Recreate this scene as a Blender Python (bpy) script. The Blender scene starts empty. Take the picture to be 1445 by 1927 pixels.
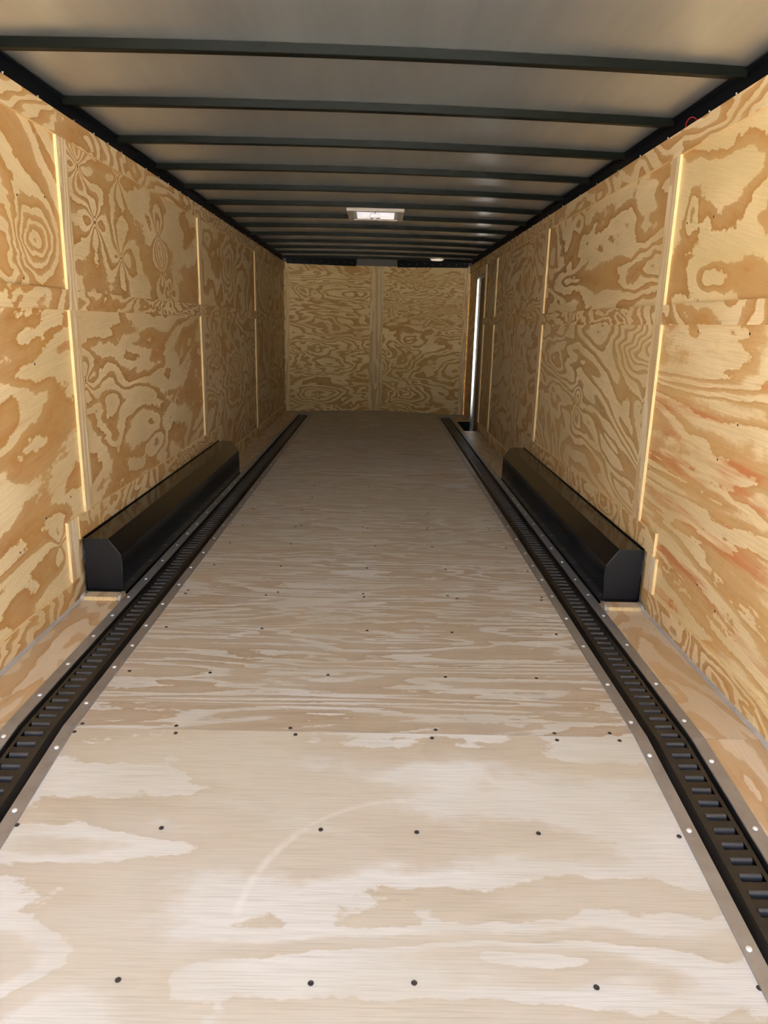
import bpy, math, random
from mathutils import Matrix, Vector
random.seed(7)
C = bpy.context.scene.collection
S = bpy.context.scene

# ------------------------------------------------------------------ camera
cam_d = bpy.data.cameras.new('camera')
cam_d.sensor_fit = 'HORIZONTAL'; cam_d.sensor_width = 36.0
cam_d.lens = 36.0 * 1359.08 / 1445.0
cam_d.clip_start = 0.02; cam_d.clip_end = 400
cam = bpy.data.objects.new('camera', cam_d); C.objects.link(cam)
_r = Vector((0.999694222714063, -0.006205713430476856, 0.02393637802475898))
_u = Vector((-0.021616334829882518, 0.25075567325098036, 0.9678090340562904))
_f = Vector((0.012008128107568364, 0.9680305167985492, -0.2505448530824089))
m = Matrix((( _r.x, _u.x, -_f.x, 0.04261), (_r.y, _u.y, -_f.y, 0.0), (_r.z, _u.z, -_f.z, 1.18634), (0, 0, 0, 1)))
cam.matrix_world = m
S.camera = cam

# ------------------------------------------------------------------ sky, sun, exposure
w = bpy.data.worlds.new('sky'); S.world = w; w.use_nodes = True
nt = w.node_tree; nt.nodes.clear()
sky = nt.nodes.new('ShaderNodeTexSky'); sky.sky_type = 'NISHITA'; sky.sun_disc = False
sky.sun_elevation = math.radians(52); sky.sun_rotation = math.radians(68)
sky.air_density = 1.0; sky.dust_density = 5.0; sky.ozone_density = 1.0
bg = nt.nodes.new('ShaderNodeBackground'); bg.inputs['Strength'].default_value = 0.27
out = nt.nodes.new('ShaderNodeOutputWorld')
nt.links.new(sky.outputs[0], bg.inputs[0]); nt.links.new(bg.outputs[0], out.inputs[0])
sun_d = bpy.data.lights.new('sun', 'SUN'); sun_d.energy = 20.0; sun_d.angle = math.radians(0.53); sun_d.color = (1.0, 0.95, 0.88)
sun = bpy.data.objects.new('sun', sun_d); C.objects.link(sun); sun.location = (0, 0, 12)
_el, _az = math.radians(52), math.radians(68)          # high, from the side and a little in front: the roof keeps it off the interior
sun.rotation_euler = Vector((-math.sin(_az) * math.cos(_el), -math.cos(_az) * math.cos(_el), -math.sin(_el))).to_track_quat('-Z', 'Y').to_euler()
vs = S.view_settings
S.display_settings.display_device = 'sRGB'
vs.view_transform = 'Standard'; vs.look = 'None'; vs.gamma = 1.0; vs.use_curve_mapping = False
vs.exposure = 2.55

# ------------------------------------------------------------------ dimensions
PX = 1.240          # face of the wall panels
BX = 1.228          # face of the battens
ZT = 1.965          # top of the plywood
YB = 1.935          # where the floor starts to dip towards the rear
YR = -0.35           # unseen rear end, set behind the camera to even out the light
SL = 0.118
FY, FC = 10.08, 10.40   # front wall at its corners and at its centre (shallow V)
def fz(y): return -SL * (YB - y) if y < YB else 0.0
def fwall(x): return FC - (FC - FY) * abs(x) / PX

# ------------------------------------------------------------------ material tools
def new_mat(name):
    mt = bpy.data.materials.new(name); mt.use_nodes = True
    t = mt.node_tree; t.nodes.clear()
    o = t.nodes.new('ShaderNodeOutputMaterial'); b = t.nodes.new('ShaderNodeBsdfPrincipled')
    t.links.new(b.outputs[0], o.inputs[0])
    return mt, t, b
class NT:
    def __init__(s, t): s.t = t
    def setin(s, sock, v):
        if hasattr(v, 'is_linked'): s.t.links.new(v, sock)
        else: sock.default_value = v
    def m(s, op, a, b=None, c=None, clamp=False):
        n = s.t.nodes.new('ShaderNodeMath'); n.operation = op; n.use_clamp = clamp
        for i, v in enumerate((a, b, c)):
            if v is not None: s.setin(n.inputs[i], v)
        return n.outputs[0]
    def add(s, a, b): return s.m('ADD', a, b)
    def sub(s, a, b): return s.m('SUBTRACT', a, b)
    def mul(s, a, b): return s.m('MULTIPLY', a, b)
    def comb(s, x, y, z):
        n = s.t.nodes.new('ShaderNodeCombineXYZ')
        for i, v in enumerate((x, y, z)): s.setin(n.inputs[i], v)
        return n.outputs[0]
    def noise(s, vec, scale=1, detail=2, rough=.5, dist=0):
        n = s.t.nodes.new('ShaderNodeTexNoise'); s.setin(n.inputs['Vector'], vec)
        n.inputs['Scale'].default_value = scale; n.inputs['Detail'].default_value = detail
        n.inputs['Roughness'].default_value = rough; n.inputs['Distortion'].default_value = dist
        return n.outputs[0]
    def ramp(s, fac, stops, interp='LINEAR'):
        n = s.t.nodes.new('ShaderNodeValToRGB'); s.setin(n.inputs[0], fac); r = n.color_ramp; r.interpolation = interp
        while len(r.elements) < len(stops): r.elements.new(.5)
        for e, (p, c) in zip(r.elements, stops):
            e.position = p; e.color = (c, c, c, 1) if not hasattr(c, '__len__') else (*c, 1)
        return n.outputs[0]
    def mix(s, f, a, b, mode='MIX'):
        n = s.t.nodes.new('ShaderNodeMix'); n.data_type = 'RGBA'; n.blend_type = mode
        s.setin(n.inputs[0], f)
        for sock, v in ((n.inputs[6], a), (n.inputs[7], b)):
            if hasattr(v, 'is_linked'): s.t.links.new(v, sock)
            else: sock.default_value = (*v, 1)
        return n.outputs[2]
    def obj(s):
        return s.t.nodes.new('ShaderNodeTexCoord').outputs['Object']
    def sep(s, v):
        n = s.t.nodes.new('ShaderNodeSeparateXYZ'); s.t.links.new(v, n.inputs[0]); return n.outputs
    def rnd(s): return s.t.nodes.new('ShaderNodeObjectInfo').outputs['Random']

WL, WD = (0.74, 0.59, 0.36), (0.46, 0.24, 0.076)
def ply(name, axes='YZ', seed=0.0, K=5.0, su=.9, sv=2.2, detail=2.0, rough_n=.45, light=WL, dark=WD, knots=(), bumps=(), slant=0.0,
        jag=.22, duty=.5, fine=.16, gloss=.5, spec=.3, red=0.0, wash=0.0, random_seed=False, soft=.03, cross=.3, scuff=None, kk=2.0):
    """Rotary-cut pine veneer: contour bands of a stretched height field, butterfly knots and oval islands where they lie."""
    mt, t, b = new_mat(name); n = NT(t)
    sx = n.sep(n.obj()); pick = {'X': sx[0], 'Y': sx[1], 'Z': sx[2]}
    u, v = pick[axes[0]], pick[axes[1]]
    if slant:
        c, s_ = math.cos(slant), math.sin(slant)
        u2 = n.add(n.mul(u, c), n.mul(v, s_)); v2 = n.sub(n.mul(v, c), n.mul(u, s_))
    else: u2, v2 = u, v
    sd = n.add(n.mul(n.rnd(), 40.0), seed) if random_seed else seed
    H = n.mul(n.noise(n.comb(n.mul(u2, su), n.mul(v2, sv), sd), 1.0, detail + 1, rough_n, .5), K * kk)
    wob = n.noise(n.comb(n.mul(u2, 5), n.mul(v2, 9), n.add(sd, 3.3)), 1.0, 3, .55)
    H = n.add(H, n.mul(n.sub(wob, .5), .8))
    wob2 = n.noise(n.comb(n.mul(u2, 4), n.mul(v2, 8), n.add(sd, 53.0)), 1.0, 3, .5) if bumps else None
    spots = None
    for (ku, kv, ks, ka) in knots:
        dx = n.mul(n.sub(u, ku), 1 / (ks * 1.25)); dy = n.mul(n.sub(v, kv), 1 / ks)
        dx2, dy2 = n.mul(dx, dx), n.mul(dy, dy); r2 = n.add(dx2, dy2)
        lob = n.m('DIVIDE', n.sub(dy2, n.mul(dx2, .8)), n.add(r2, .03))
        fall = n.m('EXPONENT', n.mul(r2, -.55))
        H = n.add(H, n.mul(n.mul(lob, fall), ka))
        sp = n.m('LESS_THAN', n.m('SQRT', r2), .055)
        spots = sp if spots is None else n.m('MAXIMUM', spots, sp)
    for (bu, bv, ru, rv, ba) in bumps:
        dx = n.add(n.mul(n.sub(u, bu), 1 / ru), n.mul(n.sub(wob, .5), .9)); dy = n.add(n.mul(n.sub(v, bv), 1 / rv), n.mul(n.sub(wob2, .5), .9))
        r2 = n.add(n.mul(dx, dx), n.mul(dy, dy))
        H = n.add(H, n.mul(n.m('EXPONENT', n.mul(r2, -1.0)), ba))
    jg = n.noise(n.comb(n.mul(u2, 34), n.mul(v2, 60), n.add(sd, 9.1)), 1.0, 3, .6)
    tt = n.m('FRACT', n.add(H, n.mul(n.sub(jg, .5), jag)))
    d = duty
    fac = n.ramp(tt, [(0, 0), (max(.01, 1 - d - soft), 0.0), (1 - d + soft, .74), (1 - d * .45, .82), (.965, 1.0), (1.0, 0.0)])
    patch = n.noise(n.comb(n.mul(u2, 1.7), n.mul(v2, 3.1), n.add(sd, 21.7)), 1.0, 2, .5)
    l2 = tuple(min(1, c * k) for c, k in zip(light, (1.07, 1.08, 1.12)))
    l1 = tuple(c * k for c, k in zip(light, (.93, .91, .86)))
    lc = n.mix(n.ramp(patch, [(.35, 0), (.65, 1)]), l1, l2)
    d1 = tuple(c * k for c, k in zip(dark, (1.1, 1.16, 1.22)))
    dc = n.mix(n.ramp(patch, [(.35, 1), (.65, 0)]), dark, d1)
    if red:
        rn = n.noise(n.comb(n.mul(u2, 1.1), n.mul(v2, 13), n.add(sd, 31.0)), 1.0, 4, .6)
        rc = (dark[0] * 1.02, dark[1] * .66, dark[2] * .62)
        dc = n.mix(n.mul(n.ramp(rn, [(.52, 0), (.66, 1)]), red), dc, rc)
        lc = n.mix(n.mul(n.ramp(rn, [(.58, 0), (.70, .75)]), red), lc, rc)
    col = n.mix(fac, lc, dc)
    fib = n.noise(n.comb(n.mul(u2, 6), n.mul(v2, 280), n.add(sd, 1.7)), 1.0, 3, .65)
    col = n.mix(n.mul(n.ramp(fib, [(.34, 1), (.56, 0)]), fine), col, tuple(c * .55 for c in dark), 'MIX')
    crs = n.noise(n.comb(n.mul(u2, 240), n.mul(v2, 9), n.add(sd, 5.7)), 1.0, 2, .6)
    col = n.mix(n.mul(n.ramp(crs, [(.36, 1), (.55, 0)]), fine * cross), col, tuple(c * .7 for c in dark), 'MIX')
    if wash:
        wn = n.noise(n.comb(n.mul(u2, 1.3), n.mul(v2, 4.5), n.add(sd, 41.0)), 1.0, 4, .6)
        col = n.mix(n.mul(n.ramp(wn, [(.4, 0), (.68, 1)]), wash), col, (.56, .545, .51))
    if scuff:      # pale tyre-drag arc: (centre u, centre v, radius, half width, u limit)
        for (cu, cv, rr, hw, v0, v1, amt) in scuff:
            dx = n.sub(u, cu); dy = n.sub(v, cv)
            dist = n.m('ABSOLUTE', n.sub(n.m('SQRT', n.add(n.mul(dx, dx), n.mul(dy, dy))), rr))
            brk = n.noise(n.comb(n.mul(u, 30), n.mul(v, 30), 7.0), 1, 3, .6)
            inr = n.mul(n.m('GREATER_THAN', v, v0), n.mul(n.m('LESS_THAN', v, v1), n.m('LESS_THAN', u, cu)))
            a = n.mul(n.mul(n.ramp(n.m('DIVIDE', dist, hw), [(.2, 1), (1, 0)]), n.ramp(brk, [(.3, .3), (.55, 1)])), n.mul(inr, amt))
            col = n.mix(a, col, (.66, .63, .60))
    if spots is not None: col = n.mix(n.mul(spots, .75), col, (.13, .06, .03))
    t.links.new(col, b.inputs['Base Color'])
    b.inputs['Roughness'].default_value = gloss
    b.inputs['Specular IOR Level'].default_value = spec
    return mt
def simple(name, col, rough=.5, metal=0.0, spec=.5, coat=0.0, var=0.0, vscale=8.0, em=None):
    mt, t, b = new_mat(name); n = NT(t)
    if var:
        ns = n.noise(n.obj(), vscale, 4, .6)
        c = n.mix(n.ramp(ns, [(.3, 0), (.7, 1)]), tuple(x * (1 - var) for x in col), tuple(min(1, x * (1 + var)) for x in col))
        t.links.new(c, b.inputs['Base Color'])
        r = n.add(n.mul(n.sub(ns, .5), rough * .6), rough); t.links.new(r, b.inputs['Roughness'])
    else:
        b.inputs['Base Color'].default_value = (*col, 1); b.inputs['Roughness'].default_value = rough
    b.inputs['Metallic'].default_value = metal; b.inputs['Specular IOR Level'].default_value = spec
    b.inputs['Coat Weight'].default_value = coat
    if em:
        b.inputs['Emission Color'].default_value = (*em[0], 1); b.inputs['Emission Strength'].default_value = em[1]
    return mt

def edge_mat():
    mt, t, b = new_mat('plywood_cut_edge'); n = NT(t); s = n.sep(n.obj())
    k = n.m('FRACT', n.mul(n.m('ABSOLUTE', s[0]), 1 / .0062))
    st = n.ramp(k, [(0, 0), (.55, 0), (.68, 1), (.9, 1), (1, 0)])
    gr = n.noise(n.comb(n.mul(s[0], 90), n.mul(s[1], 90), n.mul(s[2], 14)), 1, 3, .6)
    c = n.mix(st, (.83, .66, .36), (.62, .40, .17)); c = n.mix(n.ramp(gr, [(.35, .4), (.55, 0)]), c, (.52, .33, .14))
    t.links.new(c, b.inputs['Base Color']); b.inputs['Roughness'].default_value = .6
    return mt
M = {}
M['edge'] = edge_mat()
M['strip_v'] = ply('batten_grain_upright', 'ZY', 5.0, 4.0, .55, 9.0, jag=.15, light=(.76, .64, .45), dark=(.58, .41, .23), random_seed=True, fine=.2)
M['strip_h'] = ply('strip_grain_lengthwise', 'YZ', 15.0, 6.0, 1.1, 2.6, random_seed=True, jag=.25)
M['strip_t'] = ply('strip_grain_tight', 'YZ', 33.0, 9.0, 1.4, 3.2, random_seed=True, jag=.2, detail=3)
M['strip_fx'] = ply('front_strip_grain', 'XZ', 4.0, 7.0, 1.4, 3.2, light=(.80, .61, .31), dark=(.49, .25, .07), random_seed=True, jag=.2)
M['black'] = simple('black_gloss_paint', (.005, .0055, .007), .17, 0, .36, 0, .2, 3.0)
M['black_track'] = simple('black_track_coating', (.017, .0145, .012), .42, 0, .5, 0, .25, 6.0)
M['lip'] = simple('black_track_lip', (.050, .053, .062), .30, 0, .5)
M['black_end'] = simple('black_satin_paint', (.007, .008, .011), .34, 0, .30, 0, .25, 5.0)
M['bow'] = simple('black_bow_paint', (.005, .006, .005), .30, 0, .05, 0, .2, 4.0)
M['rail'] = simple('black_rail_paint', (.004, .005, .008), .4, 0, .12)
M['alu'] = simple('mill_aluminium', (.36, .36, .37), .42, .7, .5, 0, .10, 20.0)
M['alu_pol'] = simple('polished_aluminium', (.86, .87, .88), .16, 1.0)
M['screw'] = simple('zinc_screw', (.80, .83, .86), .3, .35)
M['screw_dark'] = simple('dark_screw', (.05, .042, .04), .5, .4)
M['white_pl'] = simple('white_plastic', (.80, .79, .76), .4)
M['grey_pl'] = simple('warm_grey_plastic', (.50, .46, .42), .45)
M['caulk'] = simple('grey_caulk', (.42, .39, .37), .5, 0, .4, 0, .12, 14)
M['skin'] = simple('outer_skin_paint', (.03, .03, .032), .4)
M['grey_metal'] = simple('dull_grey_metal', (.05, .046, .04), .5, .3)
M['red'] = simple('red_wire_sheath', (.35, .02, .03), .4)
def ceil_mat():
    mt, t, b = new_mat('bare_roof_sheet'); n = NT(t); s = n.sep(n.obj())
    ns = n.noise(n.comb(n.mul(s[0], 9), n.mul(s[1], .7), 0.0), 1, 4, .6)
    t.links.new(n.mix(n.ramp(ns, [(.3, 0), (.7, 1)]), (.58, .63, .67), (.68, .73, .77)), b.inputs['Base Color'])
    t.links.new(n.add(n.mul(ns, .10), .27), b.inputs['Roughness'])
    b.inputs['Metallic'].default_value = .88
    bp = t.nodes.new('ShaderNodeBump'); bp.inputs['Strength'].default_value = .10; bp.inputs['Distance'].default_value = .02
    t.links.new(n.noise(n.comb(n.mul(s[0], 2.4), n.mul(s[1], 2.0), 4.0), 1, 1, .5), bp.inputs['Height']); t.links.new(bp.outputs[0], b.inputs['Normal'])
    return mt
M['ceil'] = ceil_mat()
def lid_mat():
    mt, t, b = new_mat('translucent_vent_lid')
    b.inputs['Base Color'].default_value = (.50, .50, .54, 1); b.inputs['Roughness'].default_value = .45
    tr = t.nodes.new('ShaderNodeBsdfTranslucent'); tr.inputs[0].default_value = (.05, .05, .06, 1)
    mx = t.nodes.new('ShaderNodeMixShader'); mx.inputs[0].default_value = .6
    o = [x for x in t.nodes if x.type == 'OUTPUT_MATERIAL'][0]
    t.links.new(b.outputs[0], mx.inputs[1]); t.links.new(tr.outputs[0], mx.inputs[2]); t.links.new(mx.outputs[0], o.inputs[0])
    return mt
M['lid'] = lid_mat()

# ------------------------------------------------------------------ mesh tools
def mesh(name, verts, faces, mats, idx=None, smooth=False):
    me = bpy.data.meshes.new(name); me.from_pydata([tuple(v) for v in verts], [], faces); me.update()
    for k in (mats if isinstance(mats, (list, tuple)) else [mats]): me.materials.append(M[k] if isinstance(k, str) else k)
    if idx:
        for p, i in zip(me.polygons, idx): p.material_index = i
    if smooth:
        for p in me.polygons: p.use_smooth = True
    return me
def put(name, me, parent=None, loc=None, rot=None, bevel=0):
    o = bpy.data.objects.new(name, me); C.objects.link(o)
    if parent: o.parent = parent
    if loc is not None: o.location = loc
    if rot is not None: o.rotation_euler = rot
    if bevel:
        md = o.modifiers.new('bevel', 'BEVEL'); md.width = bevel; md.segments = 2; md.limit_method = 'ANGLE'
    return o
BOXF = [(0, 3, 2, 1), (4, 5, 6, 7), (0, 1, 5, 4), (1, 2, 6, 5), (2, 3, 7, 6), (3, 0, 4, 7)]
def box_me(name, x0, x1, y0, y1, z0, z1, mats, face_axis=None, edge=False):
    x0, x1 = min(x0, x1), max(x0, x1)
    vs_ = [(x0, y0, z0), (x1, y0, z0), (x1, y1, z0), (x0, y1, z0), (x0, y0, z1), (x1, y0, z1), (x1, y1, z1), (x0, y1, z1)]
    idx = None
    if edge:   # order: -z +z -y +x +y -x
        ax = {'X': (3, 5), 'Y': (2, 4), 'Z': (0, 1)}[face_axis]
        idx = [0 if i in ax else 1 for i in range(6)]
    return mesh(name, vs_, BOXF, mats, idx)
def box(name, x0, x1, y0, y1, z0, z1, mats, parent=None, face_axis=None, edge=False, bevel=0):
    return put(name, box_me(name, x0, x1, y0, y1, z0, z1, mats, face_axis, edge), parent, bevel=bevel)
def sheared(name, x0, x1, y0, y1, za, zb, th, mats, parent, edge=None):
    """A board lying along the floor line from (y0, za) to (y1, zb), th thick downwards."""
    x0, x1 = min(x0, x1), max(x0, x1)
    v = [(x0, y0, za - th), (x1, y0, za - th), (x1, y1, zb - th), (x0, y1, zb - th), (x0, y0, za), (x1, y0, za), (x1, y1, zb), (x0, y1, zb)]
    return put(name, mesh(name, v, BOXF, mats), parent)
def prism_y(name, prof, ys, mats, parent=None, dz=None, smooth=False, closed=True):
    """A cross-section of (x, z) points carried along stations ys (dz(y) added to z)."""
    n = len(prof); v = []; f = []
    for y in ys:
        for (x, z) in prof: v.append((x, y, z + (dz(y) if dz else 0)))
    for k in range(len(ys) - 1):
        for i in range(n if closed else n - 1):
            j = (i + 1) % n; f.append((k * n + i, k * n + j, (k + 1) * n + j, (k + 1) * n + i))
    if closed:
        f.append(tuple(range(n))[::-1]); f.append(tuple((len(ys) - 1) * n + i for i in range(n)))
    return put(name, mesh(name, v, f, mats, smooth=smooth), parent)
def tube(name, pts, r, mat, parent=None, seg=8, closed=False):
    pts = [Vector(p) for p in pts]; v = []; f = []
    for i, p in enumerate(pts):
        a = pts[i - 1] if (i or closed) else p; b_ = pts[(i + 1) % len(pts)] if (i < len(pts) - 1 or closed) else p
        d = (b_ - a).normalized(); q = d.to_track_quat('Z', 'Y')
        for k in range(seg):
            an = 2 * math.pi * k / seg; v.append(p + q @ Vector((math.cos(an) * r, math.sin(an) * r, 0)))
    L = len(pts)
    for i in range(L if closed else L - 1):
        for k in range(seg):
            j = (i + 1) % L
            f.append((i * seg + k, i * seg + (k + 1) % seg, j * seg + (k + 1) % seg, j * seg + k))
    if not closed: f.append(tuple(range(seg))[::-1]); f.append(tuple((L - 1) * seg + k for k in range(seg)))
    return put(name, mesh(name, v, f, mat, smooth=True), parent)
def lathe_me(name, prof, mat, seg=10, smooth=False):
    v = []; f = []
    for (r, z) in prof:
        for k in range(seg): v.append((r * math.cos(2 * math.pi * k / seg), r * math.sin(2 * math.pi * k / seg), z))
    for i in range(len(prof) - 1):
        for k in range(seg): f.append((i * seg + k, i * seg + (k + 1) % seg, (i + 1) * seg + (k + 1) % seg, (i + 1) * seg + k))
    f.append(tuple(range(seg))[::-1]); f.append(tuple((len(prof) - 1) * seg + k for k in range(seg)))
    return mesh(name, v, f, mat, smooth=smooth)
def empty(name, loc=(0, 0, 0)):
    o = bpy.data.objects.new(name, None); C.objects.link(o); o.location = loc; o.empty_display_size = .1; return o
def tag(o, label=None, cat=None, group=None, kind=None):
    for k, v in (('label', label), ('category', cat), ('group', group), ('kind', kind)):
        if v: o[k] = v
    return o

# ------------------------------------------------------------------ outside
def grass_mat():
    mt, t, b = new_mat('mown_grass'); n = NT(t)
    a = n.noise(n.obj(), 1.3, 5, .6); c = n.mix(n.ramp(a, [(.35, 0), (.65, 1)]), (.16, .19, .07), (.30, .29, .15))
    t.links.new(c, b.inputs['Base Color']); b.inputs['Roughness'].default_value = .9
    return mt
M['grass'] = grass_mat()
M['gravel'] = simple('pale_bounce_gravel', (.52, .49, .44), .9, 0, .2, 0, .18, 22.0)  # unseen yard, added and kept pale so sunlight bounces inside
gp = put('bounce_yard', mesh('bounce_yard', [(-14, -26, -.555), (14, -26, -.555), (14, 14, -.555), (-14, 14, -.555)], [(0, 1, 2, 3)], 'gravel'))
tag(gp, 'unseen pale gravel yard, added to bounce light into the trailer', None, kind='structure')
g = put('ground', mesh('ground', [(-60, -60, -.56), (60, -60, -.56), (60, 60, -.56), (-60, 60, -.56)], [(0, 1, 2, 3)], 'grass'))
tag(g, 'mown grass the trailer stands on', None, kind='structure')

# ------------------------------------------------------------------ floor
floor = tag(empty('floor'), 'pale plywood floor of the trailer between two black tracks', None, kind='structure')
FL, FD = (.56, .55, .52), (.385, .295, .205)
M['floor_near'] = ply('floor_sheet_near', 'XY', 2.4, 2.6, .75, 2.1, 2, .42, FL, (.435, .37, .285), fine=.32, gloss=.42, spec=.45, jag=.2, duty=.6, wash=.35, soft=.10, cross=0, kk=2.0,
                      bumps=[(.386, 1.226, .17, .022, .75), (.40, 1.225, .40, .09, 1.1), (-.75, 1.5, .55, .05, .9), (-.6, 1.2, .5, .07, .8)],
                      scuff=[(.140, 1.272, .386, .014, 1.31, 1.56, .55), (.140, 1.272, .386, .010, 1.57, 1.68, .35)])
fm = []
for k in range(8):
    fm.append(ply('floor_sheet_%d' % k, 'XY', 12.3 + k * 3.7, 5.5 + .5 * (k % 3), .62, 5.6, 3, .5, FL, FD, fine=.3, gloss=.44, spec=.45, jag=.34, duty=.60, wash=.18, soft=.05, cross=0, kk=1.8))
M['side_board'] = ply('side_board_grain', 'YX', 3.1, 4.0, .8, 3.0, 2, .45, (.62, .50, .36), (.48, .30, .15), random_seed=True, gloss=.4, spec=.45, jag=.2)
TI0, TI1, TO0, TO1 = .839, .878, 1.010, 1.052     # inner trim, outer trim of a floor track
def screw_me(n_, r=.0065): return lathe_me(n_, [(r * 1.5, .0002), (r * 1.3, .0012), (r * .8, .0005), (r * .3, -.0003)], 'screw_dark', 10)
fscrew = screw_me('floor_screw', .0043)
seams = [YR, YB] + [YB + 1.134 * k for k in range(1, 7)] + [9.76]
G = .0012
sheets = []
for k in range(len(seams) - 1):
    y0, y1 = seams[k] + (0 if k == 0 else G), seams[k + 1] - G
    mt = M['floor_near'] if k == 0 else fm[(k - 1) % len(fm)]
    o = sheared('floor_sheet', -TI1 + .001, TI1 - .001, y0, y1, fz(y0), fz(y1), .019, mt, floor); sheets.append(o)
    rows = {0: [(1.165, [-.45, -.066, .141, .507, .838]), (1.557, [-.835, -.475, -.077, .164, .471, .826]), (1.917, [-.834, -.536, -.181, .226, .60, .789])],
            1: [(1.952, [-.827, -.544, -.20, .24, .60, .77]), (2.30, [-.80, -.52, -.11, .30, .62]), (2.68, [-.78, -.40, .02, .36, .78]), (3.052, [-.8, -.44, .0, .42, .8])]}.get(k)
    if rows is None: rows = [(seams[k] + d, [x + random.uniform(-.05, .05) for x in (-.78, -.4, .0, .4, .78)]) for d in (.018, .38, .76, 1.116)] if k < 4 else []
    for (ry, xs) in rows:
        for x in xs:
            s = put('screw', fscrew, o, (x, ry + random.uniform(-.004, .004), fz(ry) + .0004), (math.atan(SL) if ry < YB else 0, 0, 0))
# the sheet that closes the nose, and the boards between tracks and walls
nose = [(-PX, 9.762), (PX, 9.762), (PX, FY), (0, FC), (-PX, FY)]
put('floor_sheet', mesh('floor_sheet', [(x, y, 0) for x, y in nose] + [(x, y, -.019) for x, y in nose],
    [(0, 1, 2, 3, 4), (9, 8, 7, 6, 5)] + [(i, 5 + i, 5 + (i + 1) % 5, (i + 1) % 5) for i in range(5)], fm[7]), floor)
ST0, ST1, STX = 8.48, 9.33, 1.064      # step well by the side door
for s in (-1, 1):
    a, b_ = s * (TO0 + .002), s * PX
    cuts = [YR, YB, 3.07, 5.34, 6.90, 8.24, 9.76] if s < 0 else [YR, YB, 3.07, 5.34, 6.90, 8.30]
    for k in range(len(cuts) - 1):
        y0, y1 = cuts[k], cuts[k + 1] - G
        sheared('side_board', a, b_, y0, y1, fz(y0), fz(y1), .019, 'side_board', floor)
    if s > 0:
        sheared('side_board', a, b_, 8.30, ST0, 0, 0, .019, 'side_board', floor)
        sheared('side_board', a, STX, ST0, ST1, 0, 0, .019, 'side_board', floor)
        sheared('side_board', a, b_, ST1, 9.76, 0, 0, .019, 'side_board', floor)
    # grey sealant bead where floor and wall meet
    for (y0, y1) in ((YR, YB), (YB, 2.94)):
        prism_y('caulk_bead', [(s * 1.2285, .0), (s * 1.216, .001), (s * 1.2185, .006), (s * 1.2285, .011)], [y0, y1], 'caulk', floor, fz)
    # plywood filler that sticks out under the wheel box, with its sealed ends
    fo = put('filler_board', box_me('filler_board', s * 1.058, s * 1.226, 2.945, 3.02, 0, .017, ['side_board', 'edge'], 'Z', True), floor)
    for x in (1.062, 1.221):
        tube('caulk_bead', [(s * x, 2.935, .004), (s * x, 2.95, .014), (s * x, 3.0, .016)], .009, 'caulk', floor)
well = put('step_well', mesh('step_well', [(STX, ST0, 0), (1.33, ST0, 0), (1.33, ST1, 0), (STX, ST1, 0), (STX, ST0, -.17), (1.33, ST0, -.17), (1.33, ST1, -.17), (STX, ST1, -.17)],
    [(4, 5, 6, 7), (0, 1, 5, 4), (1, 2, 6, 5), (2, 3, 7, 6), (3, 0, 4, 7)], 'rail'), floor)
well['label'] = 'black step well by the side door'
box('well_edging', STX - .02, 1.30, ST1 - .002, ST1 + .03, .0, .006, 'alu_pol', floor)
box('well_edging', STX - .014, STX + .002, ST0, ST1, .0, .005, 'alu', floor)
sheared('light_block_board', -1.30, 1.30, YR, YB, fz(YR) - .19, -.19, .02, 'skin', floor)  # unseen boards added below the floor to block light
box('light_block_board', -1.30, 1.30, YB, FC + .1, -.21, -.19, 'skin', floor)
rp = sheared('ramp', -1.16, 1.16, -2.6, YR - .012, -.535, fz(YR) - .01, .05, M['floor_near'], None)
tag(rp, 'lowered plywood ramp door at the rear of the trailer', None, kind='structure')

# ------------------------------------------------------------------ side walls
def panel(par, s, y0, y1, z0, z1, mt):
    return box('plywood_panel', s * PX, s * (PX + .009), y0 + .0006, y1 - .0006, z0, z1, mt, par)
def strip(par, name, s, y0, y1, z0, z1, mt, th=PX - BX):
    return box(name, s * PX, s * (PX - th), y0, y1, z0, z1, [mt, 'edge'], par, 'X', True)
def base_strip(par, s, y0, y1, mt, h=.10):
    x0, x1 = sorted((s * PX, s * BX)); za, zb = fz(y0), fz(y1)
    v = [(x0, y0, za), (x1, y0, za), (x1, y1, zb), (x0, y1, zb), (x0, y0, za + h), (x1, y0, za + h), (x1, y1, zb + h), (x0, y1, zb + h)]
    return put('base_strip', mesh('base_strip', v, BOXF, [mt, 'edge'], [1, 1, 1, 0, 1, 0]), par)

wl = tag(empty('wall_left'), 'left wall of pine plywood sheets and battens', None, kind='structure')
wr = tag(empty('wall_right'), 'right wall of pine plywood sheets and battens', None, kind='structure')
ZM0, ZM1, ZS0 = 1.215, 1.295, 1.872
BW = .09
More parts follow.
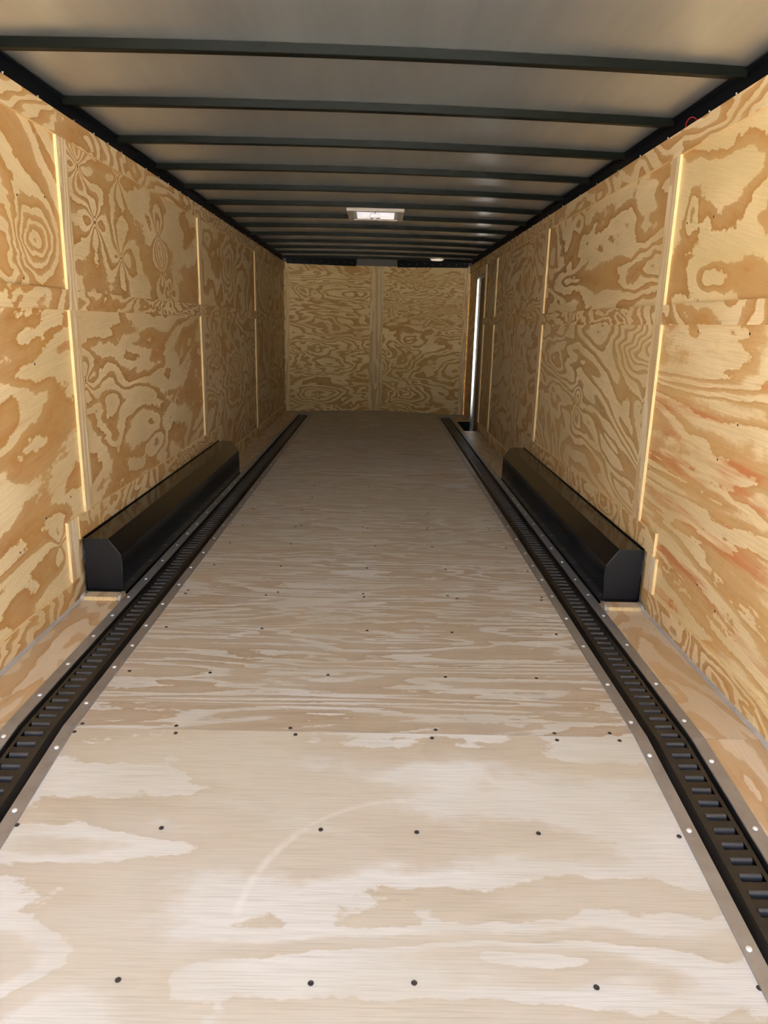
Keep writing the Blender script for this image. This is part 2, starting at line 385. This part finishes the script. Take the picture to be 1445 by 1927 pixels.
# -- left
LB = [3.085, 5.345, 7.70]
pm = ply
panel(wl, -1, YR, 3.13, 1.255, ZT, pm('panel_l1_up', seed=1.1, K=3.2, su=.85, sv=1.7, slant=-.35, bumps=[(2.88, 1.46, .16, .115, 3.4), (2.60, 1.43, .14, .20, -2.4)], duty=.55))
panel(wl, -1, YR, 3.13, -.30, 1.255, pm('panel_l1_low', seed=7.9, K=3.6, su=.7, sv=2.3, slant=.17, duty=.5, jag=.3, light=(.75, .61, .38), red=.35, fine=.2, bumps=[(2.62, .98, .3, .06, .8)],
      knots=[(2.82, .28, .09, 1.0)]))
panel(wl, -1, 3.13, 5.40, 1.255, ZT, pm('panel_l2_up', seed=4.6, K=2.3, su=.95, sv=1.7, jag=.34, duty=.5,
      knots=[(3.31, 1.80, .13, 2.3), (3.80, 1.84, .10, 1.4), (3.46, 1.60, .13, 1.9), (3.78, 1.475, .12, 1.7), (4.43, 1.65, .13, 1.9), (4.47, 1.45, .13, 1.8), (4.62, 1.34, .10, 1.6)]))
panel(wl, -1, 3.13, 5.40, 0, 1.255, pm('panel_l2_low', seed=9.2, K=4.0, su=.75, sv=2.2, jag=.3, duty=.40, slant=.12, light=(.73, .58, .36), knots=[(3.22, .92, .12, 1.5)],
      bumps=[(4.2, .50, .22, .07, 1.5), (3.5, .80, .16, .22, 1.6), (3.9, 1.10, .55, .10, .8)]))
panel(wl, -1, 5.40, 7.74, 1.255, ZT, pm('panel_l3_up', seed=13.4, K=4.2, su=1.1, sv=2.0, bumps=[(6.43, 1.60, .22, .16, 3.2)], jag=.25))
panel(wl, -1, 5.40, 7.74, 0, 1.255, pm('panel_l3_low', seed=18.7, K=5.5, su=1.2, sv=2.2, jag=.22, knots=[(5.82, 1.0, .16, 2.4)], bumps=[(6.65, .74, .30, .16, 3.4)], duty=.45, light=(.70, .56, .36)))
panel(wl, -1, 7.74, FY, 1.255, ZT, pm('panel_l4_up', seed=22.7, K=5.0, su=1.1, sv=1.9, bumps=[(8.5, 1.62, .30, .16, 3.4)], duty=.42))
panel(wl, -1, 7.74, FY, 0, 1.255, pm('panel_l4_low', seed=26.3, K=6.0, su=.9, sv=1.8, jag=.25, duty=.4, light=(.68, .54, .34)))
# -- right
RB = [3.135, 5.44, 7.74, 8.51]
panel(wr, 1, YR, 3.18, 1.255, ZT, pm('panel_r1_up', seed=31.2, K=2.8, su=.75, sv=1.8, slant=.25, duty=.42, light=(.75, .60, .345), jag=.25,
      bumps=[(2.74, 1.38, .16, .05, 1.1), (2.60, 1.70, .30, .14, -1.2), (2.98, 1.64, .05, .07, 1.1)]))
panel(wr, 1, YR, 3.18, -.30, 1.255, pm('panel_r1_low', seed=37.7, K=4.6, su=.55, sv=3.6, slant=.04, duty=.48, jag=.3, detail=3, red=1.0, light=(.76, .61, .37), dark=(.56, .33, .13), soft=.09, fine=.24))
panel(wr, 1, 3.18, 5.49, 1.255, ZT, pm('panel_r2_up', seed=41.5, K=4.2, su=.8, sv=2.2, duty=.46, jag=.24,
      bumps=[(3.22, 1.46, .55, .10, 3.0), (4.66, 1.82, .10, .05, 1.6), (4.52, 1.70, .2, .1, .9), (3.30, 1.80, .20, .10, 1.6)]))
panel(wr, 1, 3.18, 5.49, 0, 1.255, pm('panel_r2_low', seed=46.1, K=9.5, su=.55, sv=1.9, slant=.22, duty=.45, jag=.14, light=(.72, .58, .36), dark=(.50, .30, .12),
      bumps=[(3.16, 1.10, .55, .07, 2.6), (3.35, .42, .35, .10, 2.2)], knots=[(3.28, .86, .07, .8), (4.35, .75, .14, 1.8)]))
panel(wr, 1, 5.49, 7.78, 1.255, ZT, pm('panel_r3_up', seed=52.5, K=7.0, su=1.2, sv=2.2, detail=3, bumps=[(6.92, 1.42, .2, .12, 3.0), (6.2, 1.55, .2, .15, 2.0)], duty=.42))
panel(wr, 1, 5.49, 7.78, 0, 1.255, pm('panel_r3_low', seed=57.3, K=6.0, su=1.1, sv=1.7, duty=.36, jag=.24, light=(.68, .54, .35), knots=[(6.3, .85, .16, 1.6)]))
panel(wr, 1, 7.78, 8.60, 1.255, ZT, pm('panel_r4_up', seed=61.3, K=5.0, su=1.1, sv=2.2, duty=.4, light=(.64, .50, .31)))
panel(wr, 1, 7.78, 8.60, 0, 1.255, pm('panel_r4_low', seed=66.3, K=8.0, su=1.6, sv=1.6, duty=.45, light=(.64, .50, .31)))
panel(wr, 1, 8.60, 9.36, 1.80, ZT, pm('panel_r5_up', seed=71.0, K=4.0))
panel(wr, 1, 9.36, FY, 0, ZT, pm('panel_r5', seed=72.0, K=6.0, su=1.6, sv=1.2))

def dress(par, s, bats, tops, mids, far_end):
    for b0 in bats:
        low = .36 if b0 < 5.7 else .095
        strip(par, 'batten', s, b0, b0 + BW, low, ZM0 + .0, 'strip_v'); strip(par, 'batten', s, b0, b0 + BW, ZM0, ZS0, 'strip_v')
    for (y0, y1, mt) in tops: strip(par, 'top_strip', s, y0, y1 - .001, ZS0, ZT, mt)
    for (y0, y1, mt) in mids: strip(par, 'mid_strip', s, y0, y1 - .0006, ZM0, ZM1, mt)
    strip(par, 'wheel_box_strip', s, 3.0 if s < 0 else 2.925, 5.80, .258, .36, 'strip_t')
    strip(par, 'short_batten', s, 2.89, 2.985, .10, .36 if s < 0 else .2575, 'strip_v')
    strip(par, 'short_batten', s, 5.81, 5.90, .10, .36, 'strip_v')
    base_strip(par, s, YR, 2.0 - .001, 'strip_t'); base_strip(par, s, 2.0, 2.89 if s < 0 else 2.925, 'strip_t')
    base_strip(par, s, 5.76, 7.70, 'strip_h'); base_strip(par, s, 7.702, far_end, 'strip_h')
dress(wl, -1, LB, [(YR, 3.08, 'strip_h'), (3.08, 5.345, 'strip_h'), (5.345, 7.70, 'strip_t'), (7.70, FY, 'strip_h')],
      [(YR, 3.085, 'strip_h'), (3.085 + BW, 5.345, 'strip_t'), (5.345 + BW, 7.70, 'strip_t'), (7.70 + BW, FY, 'strip_h')], FY - .004)
dress(wr, 1, RB, [(YR, 3.13, 'strip_h'), (3.13, 5.44, 'strip_h'), (5.44, 7.74, 'strip_t'), (7.74, FY, 'strip_h')],
      [(YR, 3.135, 'strip_h'), (3.135 + BW, 5.44, 'strip_t'), (5.44 + BW, 7.74, 'strip_t'), (7.74 + BW, 8.51, 'strip_h')], 8.50)
# drywall-type screws that show in the nearest sheets
WS = lathe_me('wall_screw', [(.0046, 0), (.0042, .0008), (.0022, .0003), (.0008, -.0002)], 'screw_dark', 8)
for s, par, spots_ in ((-1, wl, [(2.744, 1.598), (2.966, 1.626), (2.735, 1.318), (2.755, 1.014), (2.504, .357), (2.966, .455), (2.729, .426)]),
                       (1, wr, [(2.782, 1.593), (3.017, 1.601), (2.787, 1.191), (2.396, 1.187), (2.495, .757), (2.388, .893), (2.357, .243), (2.514, .284), (3.12, .60)])):
    for (y, z) in spots_: put('screw', WS, par, (s * PX, y, z), (0, -s * math.pi / 2, 0))
# black steel rail between plywood and roof, with the fixings that stick out of it
pin = lathe_me('rail_screw', [(.0014, 0), (.0014, .013), (.0030, .013), (.0030, .017)], 'screw', 6)
for s, par in ((-1, wl), (1, wr)):
    prism_y('top_rail', [(s * 1.246, ZT - .03), (s * 1.246, 2.025), (s * 1.222, 2.025), (s * 1.222, 2.031), (s * 1.30, 2.031), (s * 1.30, ZT - .03)], [YR, FY], 'rail', par)
    prism_y('light_shield_skin', [(s * 1.335, -.5), (s * 1.335, 2.08), (s * 1.345, 2.08), (s * 1.345, -.5)], [YR - .05, FY + .02], 'skin', par)  # unseen outer shell, added so no light leaks through the walls
    prism_y('rear_post', [(s * 1.25, -.2), (s * 1.25, 2.06), (s * 1.34, 2.06), (s * 1.34, -.2)], [YR - .06, YR], 'skin', par)
    y = 2.72
    while y < 9.6:
        put('rail_screw', pin, par, (s * 1.238, y, ZT - .004), (random.uniform(-.15, .15), random.uniform(-.15, .15), 0))
        y += random.uniform(.16, .42)

# ------------------------------------------------------------------ front wall, a shallow V
wf = tag(empty('wall_front'), 'front wall of two plywood sheets meeting at a centre batten', None, kind='structure')
def fslab(name, xa, xb, z0, z1, off, th, mats, edge=False):
    """A board on one half of the V between xa and xb; off = distance its face stands proud."""
    sgn = -1 if (xa + xb) < 0 else 1
    ya, yb = fwall(xa), fwall(xb)
    v = []
    for z in (z0, z1):
        for (x, y) in ((xa, ya - off), (xb, yb - off), (xb, yb - off + th), (xa, ya - off + th)): v.append((x, y, z))
    return put(name, mesh(name, v, BOXF, mats, [1, 1, 0, 1, 1, 1] if edge else None), wf)
FLt, FDk = (.83, .65, .34), (.50, .255, .07)
fp = lambda nm, seed, K, **k: ply(nm, 'XZ', seed, K, k.pop('su', 1.2), k.pop('sv', 4.0), k.pop('detail', 2), .5, FLt, FDk, jag=.24, duty=.48, kk=2.3, **k)
fslab('plywood_panel', -PX, 0, 1.255, ZT, 0, .009, fp('panel_f1_up', 3.3, 5, bumps=[(-.5, 1.60, .5, .14, 2.4), (-1.0, 1.6, .12, .10, 2.0)]))
fslab('plywood_panel', -PX, 0, 0, 1.255, 0, .009, fp('panel_f1_low', 8.3, 4.5, bumps=[(-.80, .86, .42, .11, 3.6), (-.65, .62, .42, .12, 3.4), (-.8, .24, .30, .09, 2.8)], knots=[(-.80, .86, .05, .7), (-.80, .20, .04, .7)]))
fslab('plywood_panel', 0, PX, 1.255, ZT, 0, .009, fp('panel_f2_up', 14.9, 8, sv=6.0, knots=[(.26, 1.42, .09, 1.2)]))
fslab('plywood_panel', 0, PX, 0, 1.255, 0, .009, fp('panel_f2_low', 19.9, 4.5, su=1.5, sv=2.8, bumps=[(.12, .66, .38, .18, 4.2), (1.05, .64, .22, .18, -3.0), (.45, .25, .30, .12, 3.2), (1.1, 1.1, .35, .10, 2.2)], knots=[(.47, .30, .05, .7)]))
for (xa, xb) in ((-PX + .065, -.09), (.09, PX - .08)):
    fslab('mid_strip', xa, xb, 1.19, 1.285, .012, .012, ['strip_fx', 'edge'], True)
    fslab('base_strip', xa, xb, 0, .085, .012, .012, ['strip_fx', 'edge'], True)
    fslab('top_strip', xa, xb, 1.865, ZT, .012, .012, ['strip_fx', 'edge'], True)
M['strip_fv'] = ply('front_batten_grain', 'ZX', 6.0, 4.0, .6, 9.0, jag=.15, light=(.76, .60, .36), dark=(.55, .36, .16), random_seed=True)
cb = [(-.09, fwall(.09) - .014), (0, FC - .02), (.09, fwall(.09) - .014), (.09, fwall(.09)), (0, FC), (-.09, fwall(.09))]
put('batten', mesh('batten', [(x, y, z) for z in (0, ZT) for x, y in cb], [tuple(range(6))[::-1], tuple(range(6, 12))] + [(i, (i + 1) % 6, 6 + (i + 1) % 6, 6 + i) for i in range(6)], 'strip_fv'), wf)
fslab('batten', -PX + .014, -PX + .065, 0, ZT, .012, .012, ['strip_fv', 'edge'], True)
fslab('batten', PX - .08, PX - .014, 0, ZT, .012, .012, ['strip_fv', 'edge'], True)
for (xa, xb) in ((-1.345, 0), (0, 1.345)):
    ya, yb = fwall(xa) + .08, fwall(xb) + .08
    put('light_shield_skin', mesh('light_shield_skin', [(xa, ya, -.5), (xb, yb, -.5), (xb, yb + .01, -.5), (xa, ya + .01, -.5), (xa, ya, 2.12), (xb, yb, 2.12), (xb, yb + .01, 2.12), (xa, ya + .01, 2.12)], BOXF, 'skin'), wf)  # unseen shell behind the front wall, added against light leaks

# ------------------------------------------------------------------ side door in the right wall
door = tag(empty('door_1', (1.30, 8.95, 0)), 'closed side entry door with bright metal edge by the front corner', None, kind='structure')
def dpart(name, me):
    o = put(name, me, door); o.matrix_parent_inverse = Matrix.Translation((-1.30, -8.95, 0)); return o
M['door_in'] = ply('door_inner_face', 'YZ', 81.0, 2.5, .6, 1.2, light=(.36, .28, .18), dark=(.30, .21, .12), gloss=.85, spec=.1, fine=.1)
dpart('door_panel', box_me('door_panel', 1.285, 1.31, 8.60, 9.33, -.15, 1.78, M['door_in']))
jb = dpart('jamb', box_me('jamb', -.012, .012, -.004, .004, -.16, 1.76, 'alu_pol'))
jb.location = (1.250, 9.318, 0); jb.rotation_euler = (0, 0, math.radians(-8.0))
dpart('jamb', box_me('jamb', 1.240, 1.285, 9.325, 9.355, -.16, 1.78, 'alu'))
dpart('jamb', box_me('jamb', 1.24, 1.285, 8.602, 8.618, -.16, 1.78, 'alu'))
dpart('head_jamb', box_me('head_jamb', 1.24, 1.285, 8.618, 9.315, 1.765, 1.785, 'alu'))
for k in range(5):
    z = .25 + k * .33
    dpart('rivet', lathe_me('rivet', [(.005, 0), (.004, .003), (.001, .004)], 'screw_dark', 8)).location = (1.2595 - 1.30 + 1.30, 9.3145, z)
lz = 1.765
for k in range(7):      # little chain hanging above the jamb
    pts = []
    for i in range(10):
        a = 2 * math.pi * i / 10
        x, zz = math.cos(a) * .006, math.sin(a) * .010
        pts.append((1.236 + (x if k % 2 else 0), 9.31 + (0 if k % 2 else x) , lz + zz))
    o = tube('chain_link', pts, .0022, 'alu_pol', None, 6, True); o.parent = door; o.matrix_parent_inverse = Matrix.Translation((-1.30, -8.95, 0)); lz += .0155
for o in door.children:
    if o.name.startswith('rivet'): o.rotation_euler = (math.pi / 2, 0, 0)

# ------------------------------------------------------------------ ceiling: bare sheet with a slight arch on black bows
ceil = tag(empty('ceiling'), 'bare metal roof sheet on black cross bows', None, kind='structure')
def cz(x): return 2.036 + .016 * (1 - (x / 1.23) ** 2)
VX0, VX1, VY0, VY1 = -.178, .168, 5.835, 6.255
xs = sorted(set([-1.34, -1.23, -1.1, -.9, -.7, -.5, -.34, VX0, 0, VX1, .34, .5, .7, .9, 1.1, 1.23, 1.34])); ys = [YR - .05, 2.0, 4.0, VY0, VY1, 8.0, FY, FC + .1]
v = [(x, y, cz(x)) for y in ys for x in xs]; f = []
for j in range(len(ys) - 1):
    for i in range(len(xs) - 1):
        if VX0 - .001 <= xs[i] and xs[i + 1] <= VX1 + .001 and abs(ys[j] - VY0) < .001: continue
        a = j * len(xs) + i; f.append((a, a + len(xs), a + len(xs) + 1, a + 1))
put('roof_sheet', mesh('roof_sheet', v, f, 'ceil', smooth=True), ceil)
bx = [-1.233 + 2.466 * i / 20 for i in range(21)]
def bow_me():
    v = []; f = []
    for x in bx:
        z1 = cz(x) - .001; z0 = z1 - .031
        for (y, z) in ((-.0, z0 + .002), (.002, z0), (.034, z0), (.036, z0 + .002), (.036, z1), (.0, z1)): v.append((x, y, z))
    for k in range(20):
        for i in range(6): j = (i + 1) % 6; f.append((k * 6 + i, k * 6 + j, k * 6 + 6 + j, k * 6 + 6 + i))
    f += [tuple(range(6)), tuple(20 * 6 + i for i in range(6))[::-1]]
    return mesh('roof_bow', v, [t[::-1] for t in f], 'bow')
bme = bow_me()
for k in range(-5, 13):
    y = 2.612 + .6135 * k
    if y < YR: continue
    put('roof_bow', bme, ceil, (0, y, 0), (0, 0, .030))
# black header over the front wall, its middle left bare
for (x0, x1) in ((-1.2, -.29), (.27, 1.2)):
    ya, yb = fwall(x0) - .05, fwall(x1) - .05
    put('header', mesh('header', [(x0, ya, ZT - .02), (x1, yb, ZT - .02), (x1, yb + .02, ZT - .02), (x0, ya + .02, ZT - .02), (x0, ya, cz(x0)), (x1, yb, cz(x1)), (x1, yb + .02, cz(x1)), (x0, ya + .02, cz(x0))], BOXF, 'rail'), ceil)
    for k in range(9):
        x = x0 + (x1 - x0) * (k + .5) / 9
        put('rail_screw', pin, ceil, (x, fwall(x) - .05, 1.985 + random.uniform(-.012, .012)), (math.pi / 2, 0, 0))
put('header_plate', mesh('header_plate', [(-.28, fwall(.28) - .03, ZT - .01), (.26, fwall(.26) - .03, ZT - .01), (.26, fwall(.26) - .03, 2.06), (-.28, fwall(.28) - .03, 2.06)], [(0, 1, 2, 3)], 'grey_metal'), ceil)

# ------------------------------------------------------------------ floor tracks
P = .0472
def lip_me():
    prof = [(.0358, .0), (.0325, .0006), (.0295, -.0004), (.0272, -.003), (.0262, -.007), (.0262, -.016), (.0278, -.016), (.0278, -.007), (.029, -.004), (.0325, -.002), (.0358, -.002)]
    n = len(prof); v = [(x, y, z) for x in (-.027, .027) for (y, z) in prof]
    f = [(i, (i + 1) % n, n + (i + 1) % n, n + i) for i in range(n)] + [tuple(range(n))[::-1], tuple(range(n, 2 * n))]
    return mesh('slot_lip', v, f, 'lip')
LIP = lip_me()
TSC = lathe_me('trim_screw', [(.0070, 0), (.0066, .0024), (.004, .004), (.001, .0042)], 'screw', 8)
FZ = -.006
def make_track(s, label, meas_in, meas_out):
    t = tag(empty('floor_track', (s * .945, YR, 0)), label, 'floor track', 'recessed floor tracks')
    inv = Matrix.Translation((-s * .945, -YR, 0))
    def par(o): o.parent = t; o.matrix_parent_inverse = inv; return o
    st = [YR + .005, YB, 9.75]
    par(prism_y('channel', [(s * x, z) for x, z in ((.8785, -.001), (.8785, -.052), (1.0095, -.052), (1.0095, -.001), (1.0125, -.001), (1.0125, -.055), (.8755, -.055), (.8755, -.001))], st, 'black_track', None, fz))
    # slotted face with its sloping shoulders
    n = int((9.72 - (YR + .02)) / P); y0 = YR + .02
    xl = [.892, .909, .927, .987, .999, 1.0085]; zl = [-.030, FZ - .001, FZ, FZ, FZ - .001, -.024]
    yl = [y0 - .015]
    for k in range(n): yl += [y0 + k * P + .0105, y0 + k * P + .0355]
    yl += [9.735]
    yl = sorted(yl + [YB]) if all(abs(a - YB) > .002 for a in yl) else yl
    v = [(s * x, y, z + fz(y)) for y in yl for x, z in zip(xl, zl)]; f = []; L = 6
    holes = [(y0 + k * P + .0105, y0 + k * P + .0355) for k in range(n)]
    for j in range(len(yl) - 1):
        mid = (yl[j] + yl[j + 1]) / 2; hole = ((mid - y0) % P) / P
        inh = .0105 / P < hole < .0355 / P and mid > y0 and mid < y0 + n * P
        for i in range(L - 1):
            if i == 2 and inh: continue
            a = j * L + i; q = (a, a + 1, a + L + 1, a + L); f.append(q if s > 0 else q[::-1])
    par(put('slotted_face', mesh('slotted_face', v, f, 'black_track')))
    for k in range(n):
        y = y0 + k * P; o = par(put('slot_lip', LIP)); o.location = (s * .957, y, FZ + fz(y) - .0005)
        if y < YB: o.rotation_euler = (math.atan(SL), 0, 0)
    for (a, b_, meas) in ((TI0, TI1, meas_in), (TO0, TO1, meas_out)):
        x0, x1 = sorted((s * a, s * b_))
        tr = par(prism_y('trim_strip', [(x0, .0003), (x0 + .001, .0035), (x1 - .001, .0035), (x1, .0003)], st, 'alu', None, fz))
        y = max(meas)
        yy = list(meas)
        while y < 9.5:
            y += random.uniform(.20, .28); yy.append(y)
        yy += [1.28 + random.uniform(-.04, .04), 1.02]
        for y in yy:
            sc = put('trim_screw', TSC, tr); sc.location = (s * ((a + b_) / 2 + random.uniform(-.004, .004)), y, .0033 + fz(y))
            if y < YB: sc.rotation_euler = (math.atan(SL), 0, 0)
    par(box('end_plate', s * TI0, s * TO1, 9.742, 9.765, .0003, .004, 'alu'))
    return t
make_track(-1, 'black slotted floor track along the left wheel box', [1.60, 1.84, 2.071, 2.32, 2.496, 2.68, 2.911, 3.15], [1.884, 2.116, 2.336, 2.573, 2.776, 2.983])
make_track(1, 'black slotted floor track along the right wheel box', [1.57, 1.85, 2.014, 2.259, 2.565, 2.837], [1.58, 1.83, 2.029, 2.271, 2.586, 2.877, 3.124])

# ------------------------------------------------------------------ wheel boxes
def wheel_box(s, label):
    t = tag(empty('wheel_box', (s * 1.15, 3.016, 0)), label, 'wheel box', 'black wheel boxes')
    inv = Matrix.Translation((-s * 1.15, -3.016, 0))
    def par(o): o.parent = t; o.matrix_parent_inverse = inv; return o
    y0, y1 = 3.018, 5.745
    outl = [(1.2265, .002), (1.060, .002), (1.064, .185), (1.118, .258), (1.2265, .258)]
    inn = [(1.2265, .255), (1.1195, .255), (1.067, .1835), (1.063, .004), (1.2265, .004)]
    sheet = [(1.060, .002), (1.064, .185), (1.118, .258), (1.2265, .258), (1.2265, .255), (1.1195, .255), (1.067, .184), (1.063, .002)]
    par(prism_y('body', [(s * x, z) for x, z in sheet], [y0, y1], 'black'))
    for (ya, yb) in ((y0 - .001, y0 + .003), (y1 - .003, y1 + .001)):
        par(prism_y('end_panel', [(s * x, z) for x, z in [(1.0605, .002), (1.0645, .1845), (1.1185, .2575), (1.2265, .2575), (1.2265, .002)]], [ya, yb], 'black_end'))
    par(box('bottom_flange', s * 1.0535, s * 1.0605, y0 + .01, y1, .0005, .004, 'black'))
    par(box('end_flange', s * 1.068, s * 1.222, y0 - .012, y0 - .001, .0175, .026, 'black'))
    par(tube('weld_bead', [(s * 1.065, y0 - .001, .183), (s * 1.092, y0 - .001, .221), (s * 1.118, y0 - .001, .257)], .0020, 'lip'))  # paler material paints in the highlight along this edge
    par(tube('weld_bead', [(s * 1.0615, y0 - .001, .02), (s * 1.063, y0 - .001, .10), (s * 1.0645, y0 - .001, .183)], .002, 'black'))
    par(tube('weld_bead', [(s * 1.2235, y0 - .002, .02), (s * 1.2235, y0 - .002, .255)], .003, 'black'))
    par(box('back_lip', s * 1.2265, s * 1.2205, y0, y1, .258, .264, 'black'))
    return t
wheel_box(-1, 'long black steel wheel box against the left wall')
wheel_box(1, 'long black steel wheel box against the right wall')

# ------------------------------------------------------------------ roof vent
vent = tag(empty('roof_vent', (-.005, 6.045, 2.02)), 'square white roof vent with a translucent lid and crank', 'roof vent')
inv = Matrix.Translation((.005, -6.045, -2.02))
def vp(o): o.parent = vent; o.matrix_parent_inverse = inv; return o
def ring(name, ox0, ox1, oy0, oy1, w_, z0, z1, mat, bev=.003):
    o_ = [(ox0, oy0), (ox1, oy0), (ox1, oy1), (ox0, oy1)]; i_ = [(ox0 + w_, oy0 + w_), (ox1 - w_, oy0 + w_), (ox1 - w_, oy1 - w_), (ox0 + w_, oy1 - w_)]
    v = [(x, y, z) for z in (z0, z1) for x, y in o_ + i_]; f = []
    for k in range(4):
        j = (k + 1) % 4
        f += [(k, 4 + k, 4 + j, j), (8 + k, 8 + j, 12 + j, 12 + k), (k, j, 8 + j, 8 + k), (4 + k, 12 + k, 12 + j, 4 + j)]
    return put(name, mesh(name, v, f, mat), bevel=bev)
vp(ring('garnish', -.222, .212, 5.785, 6.31, .042, 2.006, 2.030, 'grey_pl'))
vp(ring('inner_frame', -.182, .172, 5.825, 6.270, .03, 2.012, 2.034, 'white_pl'))
vp(ring('shaft', -.186, .176, 5.827, 6.263, .008, 2.034, 2.135, 'white_pl', 0))
vp(put('lid', mesh('lid', [(-.2, 5.815, 2.137), (.19, 5.815, 2.137), (.19, 6.275, 2.137), (-.2, 6.275, 2.137), (-.12, 5.9, 2.165), (.11, 5.9, 2.165), (.11, 6.19, 2.165), (-.12, 6.19, 2.165)],
    [(4, 5, 6, 7), (0, 1, 5, 4), (1, 2, 6, 5), (2, 3, 7, 6), (3, 0, 4, 7)], 'lid')))
vp(box('crank_bracket', -.05, .03, 6.19, 6.235, 2.016, 2.05, 'white_pl', bevel=.004))
k_ = vp(put('crank_knob', lathe_me('crank_knob', [(.013, 0), (.015, -.005), (.014, -.018), (.009, -.022)], 'grey_pl', 14), None, (-.010, 6.19, 2.018)))
vp(tube('lift_arm', [(-.01, 6.2, 2.05), (-.01, 6.10, 2.10), (-.01, 6.045, 2.14)], .005, 'alu'))
for x in (-.205, .195):
    vp(put('corner_screw', TSC, None, (x, 5.797, 2.0065), (math.pi, 0, 0)))

# ------------------------------------------------------------------ dome light at the front
lamp = tag(empty('ceiling_light', (.765, 9.80, 2.004)), 'round white dome light under the roof near the front wall', 'light')
M['lens'] = simple('white_lens_glow', (.85, .84, .80), .4, em=((1.0, .86, .66), .1))  # faint glow added so the unlit lens looks pale
put('lens', lathe_me('lens', [(.082, .016), (.080, .006), (.066, .001), (.03, -.001), (.004, -.0015)], 'lens', 28, True), lamp)
put('rim', lathe_me('rim', [(.088, .034), (.094, .030), (.094, .018), (.090, .013), (.083, .013), (.083, .017)], 'white_pl', 28), lamp)

# ------------------------------------------------------------------ loose wire end in the rail
pts = []
for i in range(13):
    a = math.pi * i / 12
    pts.append((1.238 - .012 * math.sin(a), 3.135 - .055 * (1 - math.cos(a)), 1.960 + .030 * math.sin(a)))
wi = tube('wire', pts, .0022, 'red')
tag(wi, 'thin red wire looping out of the black rail above the right wall', 'wire')
